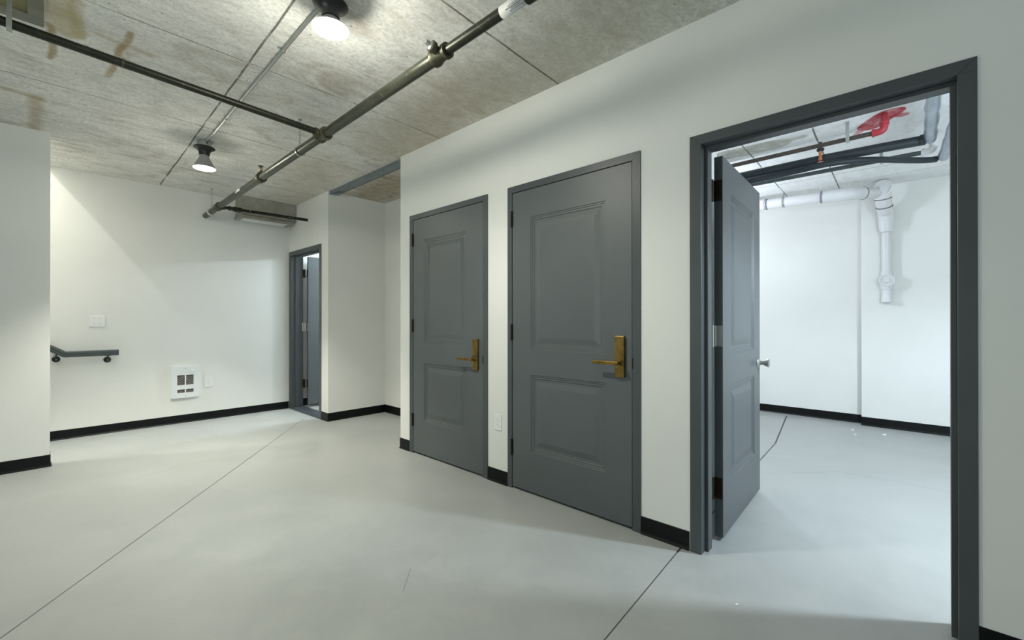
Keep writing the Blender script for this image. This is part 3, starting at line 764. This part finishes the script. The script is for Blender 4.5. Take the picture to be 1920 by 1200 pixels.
for g in gr:
    b = MB(); b.box(g[0] - .001, g[1] + .001, g[2] - .001, g[3] + .001, .010, .014); base = b.build('grille', 'slot', ht, xf=X)
    b = MB(); n = int((g[3] - g[2]) / .0125)
    for k in range(n):
        v = g[2] + .006 + k * .0125; m_ = 12
        for q in range(m_):
            u0 = g[0] + (g[1] - g[0]) * q / m_; u1 = g[0] + (g[1] - g[0]) * (q + 1) / m_
            f = lambda u: .003 * math.sin(2 * PI * (u - g[0]) / .036 + (PI if k % 2 else 0))
            p = [(u0, v + f(u0) - .0022, .020), (u1, v + f(u1) - .0022, .020), (u1, v + f(u1) + .0022, .020), (u0, v + f(u0) + .0022, .020)]
            A = [b.bm.verts.new(x) for x in p]; B = [b.bm.verts.new((x[0], x[1] + .002, .014)) for x in p]
            b.bm.faces.new(A)
            for e in ((0, 1), (2, 3)): b.bm.faces.new((A[e[0]], A[e[1]], B[e[1]], B[e[0]]))
    o = b.build('grille_wires', 'grille', None, xf=X); o.parent = base
b = MB(); b.lathe((.068, .130, .030), (0, 0, 1), [(0, .014), (.003, .014), (.005, .011), (.016, .010), (.017, .008)], 20); b.box(.0665, .0695, .120, .140, .046, .049)
b.build('thermostat_knob', 'heater', ht, smooth=True, xf=X)
for v in (.155, -.155):
    b = MB(); b.lathe((0, v, .030), (0, 0, 1), [(0, .004), (.001, .003)], 10); b.build('screw', 'slot', ht, xf=X)
# handrail
hr = thing('handrail', (.3, YF, .84), 'dark wooden wall handrail rising left towards the stairs', 'handrail')
prof = [(-.020, -.030), (.016, -.030), (.020, -.024), (.020, -.006), (.016, -.001), (.021, .006), (.021, .018), (.012, .027), (-.010, .028), (-.020, .020), (-.022, .005), (-.017, -.002), (-.020, -.008)]
b = MB(); yr = YF - .065
path = [Vector((.534, yr, .838)), Vector((.142, yr, .838)), Vector((-.85, yr, .838 + .992 * .667))]
rings = []
for i, p in enumerate(path):
    if i == 0: d = (path[1] - p).normalized()
    elif i == 2: d = (p - path[1]).normalized()
    else: d = ((path[1] - path[0]).normalized() + (path[2] - path[1]).normalized()).normalized()
    side = Vector((0, 1, 0)); upv = side.cross(d) * -1
    if upv.z < 0: upv = -upv
    k = 1.04 if i == 1 else 1
    rings.append([b.bm.verts.new(p + side * q[0] + upv * q[1] * k) for q in prof])
for A, B in zip(rings, rings[1:]):
    for i in range(len(prof)): b.bm.faces.new((A[i], A[(i + 1) % len(prof)], B[(i + 1) % len(prof)], B[i]))
b.bm.faces.new(rings[0]); b.bm.faces.new(rings[2][::-1])
b.build('rail', 'rail', hr)
for x, zt in ((.452, .808), (.085, .835), (-.70, 1.36)):
    zb = zt - .045
    b = MB(); b.lathe((x, YF - .0003, zb), (0, -1, 0), [(0, .030), (.004, .030), (.010, .022), (.012, .010)], 24)
    b.tube([(x, YF - .008, zb), (x, YF - .045, zb - .003), (x, yr - .002, zb + .012), (x, yr, zt + .004)], .0062, 10)
    b.box(x - .022, x + .022, yr - .012, yr + .012, zt - .003, zt + .002)
    br = b.build('rail_bracket', 'black', hr, smooth=True)
    b = MB(); b.lathe((x, YF - .055, zb), (0, -1, 0), [(0, .006), (.004, .005)], 10); o = b.build('screw_head', 'galv', None); o.parent = br

# ------------------------------------------------------------------ inner room services
def bend(p0, c, p1, r, n=8):
    """polyline p0 -> rounded corner c -> p1"""
    c = Vector(c); a = (Vector(p0) - c).normalized(); d = (Vector(p1) - c).normalized()
    pts = [Vector(p0)]
    A = c + a * r; B = c + d * r
    for k in range(n + 1):
        t = k / n; pts.append(A * (1 - t) ** 2 + c * 2 * t * (1 - t) + B * t * t)
    pts.append(Vector(p1)); return pts
rp = thing('red_elbow_pipe', (4.03, .5, 2.5), 'thin brown pipe with red elbow rising into the inner ceiling', 'pipe')
b = MB(); b.tube([(4.08, 2.9, 2.50), (4.035, .20, 2.50)], .0165, 14); b.build('pipe_run', 'rustpipe', rp, smooth=True)
b = MB(); b.tube(bend((4.035, .225, 2.50), (4.033, .165, 2.50), (4.033, .165, 2.56), .035), .024, 16); b.lathe((4.033, .165, 2.545), (0, 0, 1), [(0, .029), (.016, .029)], 18); b.lathe((4.035, .232, 2.50), (0, -1, 0), [(0, .028), (.014, .028)], 18)
b.build('red_elbow', 'red', rp, smooth=True, label='red painted elbow')
b = MB(); b.tube([(4.033, .165, 2.555), (4.033, .165, HI)], .019, 14); b.build('riser', 'red', rp, smooth=True, label='red painted riser')
def pipe_strap(x, y, z, r, label):
    s = thing('strap_hanger', (x, y, HI), label, 'pipe hanger')
    b = MB(); b.box(x - r - .004, x - r - .001, y - .011, y + .011, z - r - .002, HI); b.box(x - r - .004, x + r + .004, y - .011, y + .011, z - r - .005, z - r - .002); b.box(x + r + .001, x + r + .004, y - .011, y + .011, z - r - .002, z + r)
    b.build('strap', 'galv', s, bevel=.0008)
pipe_strap(4.038, .37, 2.50, .0165, 'short galvanised strap on the thin brown pipe of the inner room')
pipe_strap(4.758, .212, 2.50, .0225, 'long galvanised strap on the grey green pipe of the inner room')
ip = thing('insulated_pipe', (4.4, .5, 2.5), 'thick black insulated pipe turning into a foil wrapped pipe, nearer one', 'pipe')
b = MB(); b.tube([(4.46, 2.8, 2.50), (4.40, 1.1, 2.497), (4.375, .8, 2.492), (4.39, .55, 2.498), (4.42, .2, 2.50), (4.445, -.045, 2.50)], .036, 18); b.build('black_insulation', 'hose', ip, smooth=True)
b = MB(); b.tube([(4.40 - .02 - k * .1, -.076 - .002 * math.sin(k * 2), 2.50 + .002 * math.sin(k * 1.7)) for k in range(20)], [.036 + .0035 * math.sin(k * 2.3) for k in range(20)], 18); b.lathe((4.47, -.076, 2.50), (-1, 0, 0), [(0, .012), (.004, .03), (.03, .037), (.09, .036)], 18)
b.build('foil_wrap', 'foil', ip, smooth=True, label='crinkled silver foil wrapped section')
b = MB(); b.lathe((4.43, -.02, 2.50), (0, -1, 0), [(0, .037), (.03, .040), (.032, .037)], 18); b.build('torn_tape', 'hose', ip)
ip = thing('insulated_pipe', (4.6, .5, 2.46), 'curving black insulated pipe ending at foil wrap, farther one', 'pipe')
pts = [(4.60, 2.8, 2.47), (4.50, 1.5, 2.46), (4.455, 1.11, 2.46), (4.42, .74, 2.46), (4.40, .55, 2.462), (4.46, .38, 2.465), (4.60, .214, 2.47), (4.76, .08, 2.475), (4.90, -.05, 2.48), (4.95, -.12, 2.485)]
pts = [(x * .979, y * .979, 1.152 + (z - 1.16) * .979) for x, y, z in pts]
def smooth_path(P, n=5):
    P = [Vector(p) for p in P]; out = []
    for i in range(len(P) - 1):
        p0, p1, p2, p3 = P[max(i - 1, 0)], P[i], P[i + 1], P[min(i + 2, len(P) - 1)]
        for k in range(n):
            t = k / n
            out.append(0.5 * ((2 * p1) + (p2 - p0) * t + (2 * p0 - 5 * p1 + 4 * p2 - p3) * t * t + (3 * p1 - p0 - 3 * p2 + p3) * t ** 3))
    return out + [P[-1]]
b = MB(); b.tube(smooth_path(pts), .024, 16); b.build('black_insulation', 'hose', ip, smooth=True)
b = MB(); b.tube([(4.84 - k * .1, -.158 - .004 * k, 2.455 + .002 * math.sin(k * 1.7)) for k in range(16)], [.034 + .003 * math.sin(k * 2.1) for k in range(16)], 18); b.build('foil_wrap', 'foil', ip, smooth=True, label='dull foil wrapped section')

gp = thing('water_pipe', (4.75, .5, 2.5), 'grey green pipe with white elbow at its near end in the inner room', 'pipe')
b = MB(); b.tube([(4.73, 2.8, 2.50), (4.765, -.045, 2.50)], .018, 14); b.build('pipe_run', 'greenpipe', gp, smooth=True)
b = MB(); b.tube(bend((4.765, -.03, 2.50), (4.765, -.10, 2.50), (4.765, -.10, 2.57), .04), .026, 16); b.lathe((4.765, -.028, 2.50), (0, -1, 0), [(0, .030), (.022, .030)], 18); b.lathe((4.765, -.10, 2.56), (0, 0, 1), [(0, .030), (.02, .030), (.021, .02), (.065, .02)], 18)
b.build('elbow', 'pvc', gp, smooth=True, label='white plastic elbow')
sp = thing('pendent_sprinkler', (4.33, .575, HI), 'small copper pendent sprinkler head with dark cap among the pipes', 'sprinkler head')
b = MB(); b.tube([(4.335, .575, HI), (4.335, .575, 2.57)], .010, 12); b.lathe((4.335, .575, 2.575), (0, 0, -1), [(0, .012), (.003, .026), (.022, .026), (.025, .012)], 8); b.build('dark_cap', 'hose', sp)
b = MB(); b.lathe((4.335, .575, 2.552), (0, 0, -1), [(0, .012), (.02, .014), (.028, .010), (.05, .012), (.06, .016), (.075, .012), (.078, .004), (.088, .004), (.089, .020), (.092, .021), (.093, 0)], 16); b.build('copper_head', 'copper', sp, smooth=True, label='copper sprinkler body')

dp = thing('drain_pipe', (5.95, .5, 2.56), 'white plastic drain pipe with cleanouts, across and down the inner far wall', 'drain pipe')
XD_ = 5.70
def dz(y): return 2.480 + (y - .48) * .037
b = MB(); b.tube([(XD_, 2.6, dz(2.6)), (XD_, .55, dz(.55))], .055, 24); b.build('horizontal_run', 'pvc', dp, smooth=True)
for y0, L in ((1.42, .13), (.735, .14)):
    b = MB(); b.lathe((XD_, y0, dz(y0)), (0, -1, -.037), [(0, .058), (.001, .0625), (L, .0625), (L + .001, .058)], 24); b.build('coupling', 'pvc', dp, smooth=True)
for y in (1.275, .755):
    b = MB(); b.lathe((XD_, y, dz(y)), (0, -1, -.037), [(0, .062), (.001, .0642), (.011, .0642), (.012, .062)], 24); b.build('joint_mark', 'pvc_mark', dp, smooth=True, label='purple primer ring')
b = MB(); b.tube(bend((XD_, .62, dz(.62)), (XD_, .47, dz(.47)), (XD_ + .10, .40, 2.485), .09), .064, 24); b.build('elbow', 'pvc', dp, smooth=True)
b = MB(); b.lathe((XD_ + .085, .41, 2.484), (.8, -.55, .05), [(0, .063), (.001, .0665), (.008, .0665), (.009, .063)], 24); b.build('joint_mark', 'slot', dp, smooth=True, label='grey joint ring')
b = MB(); b.tube([(XD_ + .08, .415, 2.484), (XD_ + .30, .27, 2.50)], .054, 24); b.build('short_link', 'pvc', dp, smooth=True)
HC = Vector((5.97, .262, 2.545)); d_ = Vector((-.93, -.04, -.12)).normalized()
b = MB(); b.lathe(HC, d_, [(-.06, .050), (-.03, .068), (.03, .070), (.032, .078), (.060, .080), (.062, .070), (.056, .065), (.054, 0)], 30); b.build('cleanout_hub', 'pvc', dp, smooth=True)
b = MB(); b.lathe(HC + d_ * .052, d_, [(0, .034), (.022, .032)], 4); b.build('square_plug', 'pvc', dp)
b = MB(); b.tube([(5.97, .262, 2.54), (5.985, .258, 2.46), (6.02, .25, 2.38), (XI - .068, .24, 2.30), (XI - .068, .238, 2.24)], [.072, .070, .067, .066, .064], 24); b.build('offset_fitting', 'pvc', dp, smooth=True)
for c_, dn, rr in (((5.992, .256, 2.445), (.38, -.05, -.9), .0695), ((6.03, .248, 2.368), (.5, -.05, -.85), .068)):
    b = MB(); b.lathe(c_, dn, [(0, rr), (.001, rr + .0035), (.007, rr + .0035), (.008, rr)], 28); b.build('joint_mark', 'slot', dp, smooth=True, label='grey joint ring')
b = MB(); b.lathe((XI - .068, .238, 2.27), (0, 0, -1), [(0, .064), (.10, .062), (.16, .052), (.165, .046)], 24); b.tube([(XI - .040, .238, 2.14), (XI - .038, .236, 1.60)], .042, 24); b.build('vertical_run', 'pvc', dp, smooth=True)
b = MB(); b.lathe((XI - .038, .234, 1.70), (0, 0, -1), [(0, .045), (.01, .050), (.20, .050), (.205, .044), (.28, .042), (.29, .047), (.34, .047), (.345, .03), (.36, .0)], 24)
b.lathe((XI - .06, .232, 1.59), (-1, 0, 0), [(0, .055), (.022, .060), (.024, .066), (.036, .066), (.038, .056), (.030, .052), (.030, 0)], 28); b.build('wall_cleanout', 'pvc', dp, smooth=True)
b = MB(); b.lathe((XI - .088, .232, 1.59), (-1, 0, 0), [(0, .030), (.02, .028)], 4); b.build('square_plug', 'pvc', dp)
s = thing('pipe_hanger', (XD_, 1.10, HI), 'thin rod hanger holding the white drain pipe', 'pipe hanger')
b = MB(); b.tube([(XD_, 1.10, dz(1.10) + .056), (XD_, 1.10, HI)], .004, 8); b.box(XD_ - .009, XD_ + .009, 1.092, 1.108, dz(1.1) + .058, dz(1.1) + .10); b.lathe((XD_, 1.111, dz(1.11)), (0, -1, -.037), [(0, .0562), (.0005, .0585), (.022, .0585), (.0225, .0562)], 28); b.build('hanger_band', 'galv', s, smooth=True)

# ------------------------------------------------------------------ crumbs of plaster
for i, (x, y, r, lab) in enumerate([(1.93, .54, .006, 'tiny white plaster crumb on the floor before the open doorway'),
                                    (5.85, .50, .014, 'white plaster crumb on the inner floor by the wall corner'),
                                    (5.80, .24, .017, 'flat white plaster flake below the inner far wall'),
                                    (5.62, .46, .012, 'white plaster crumb farther from the inner baseboard')]):
    b = MB(); bmesh.ops.create_icosphere(b.bm, subdivisions=2, radius=r)
    for v in b.bm.verts:
        v.co *= random.uniform(.75, 1.15); v.co.z = max(v.co.z * .5, -r * .3); v.co += Vector((x, y, r * .3))
    tag(b.build('plaster_crumb', 'chip'), lab, 'plaster crumb')
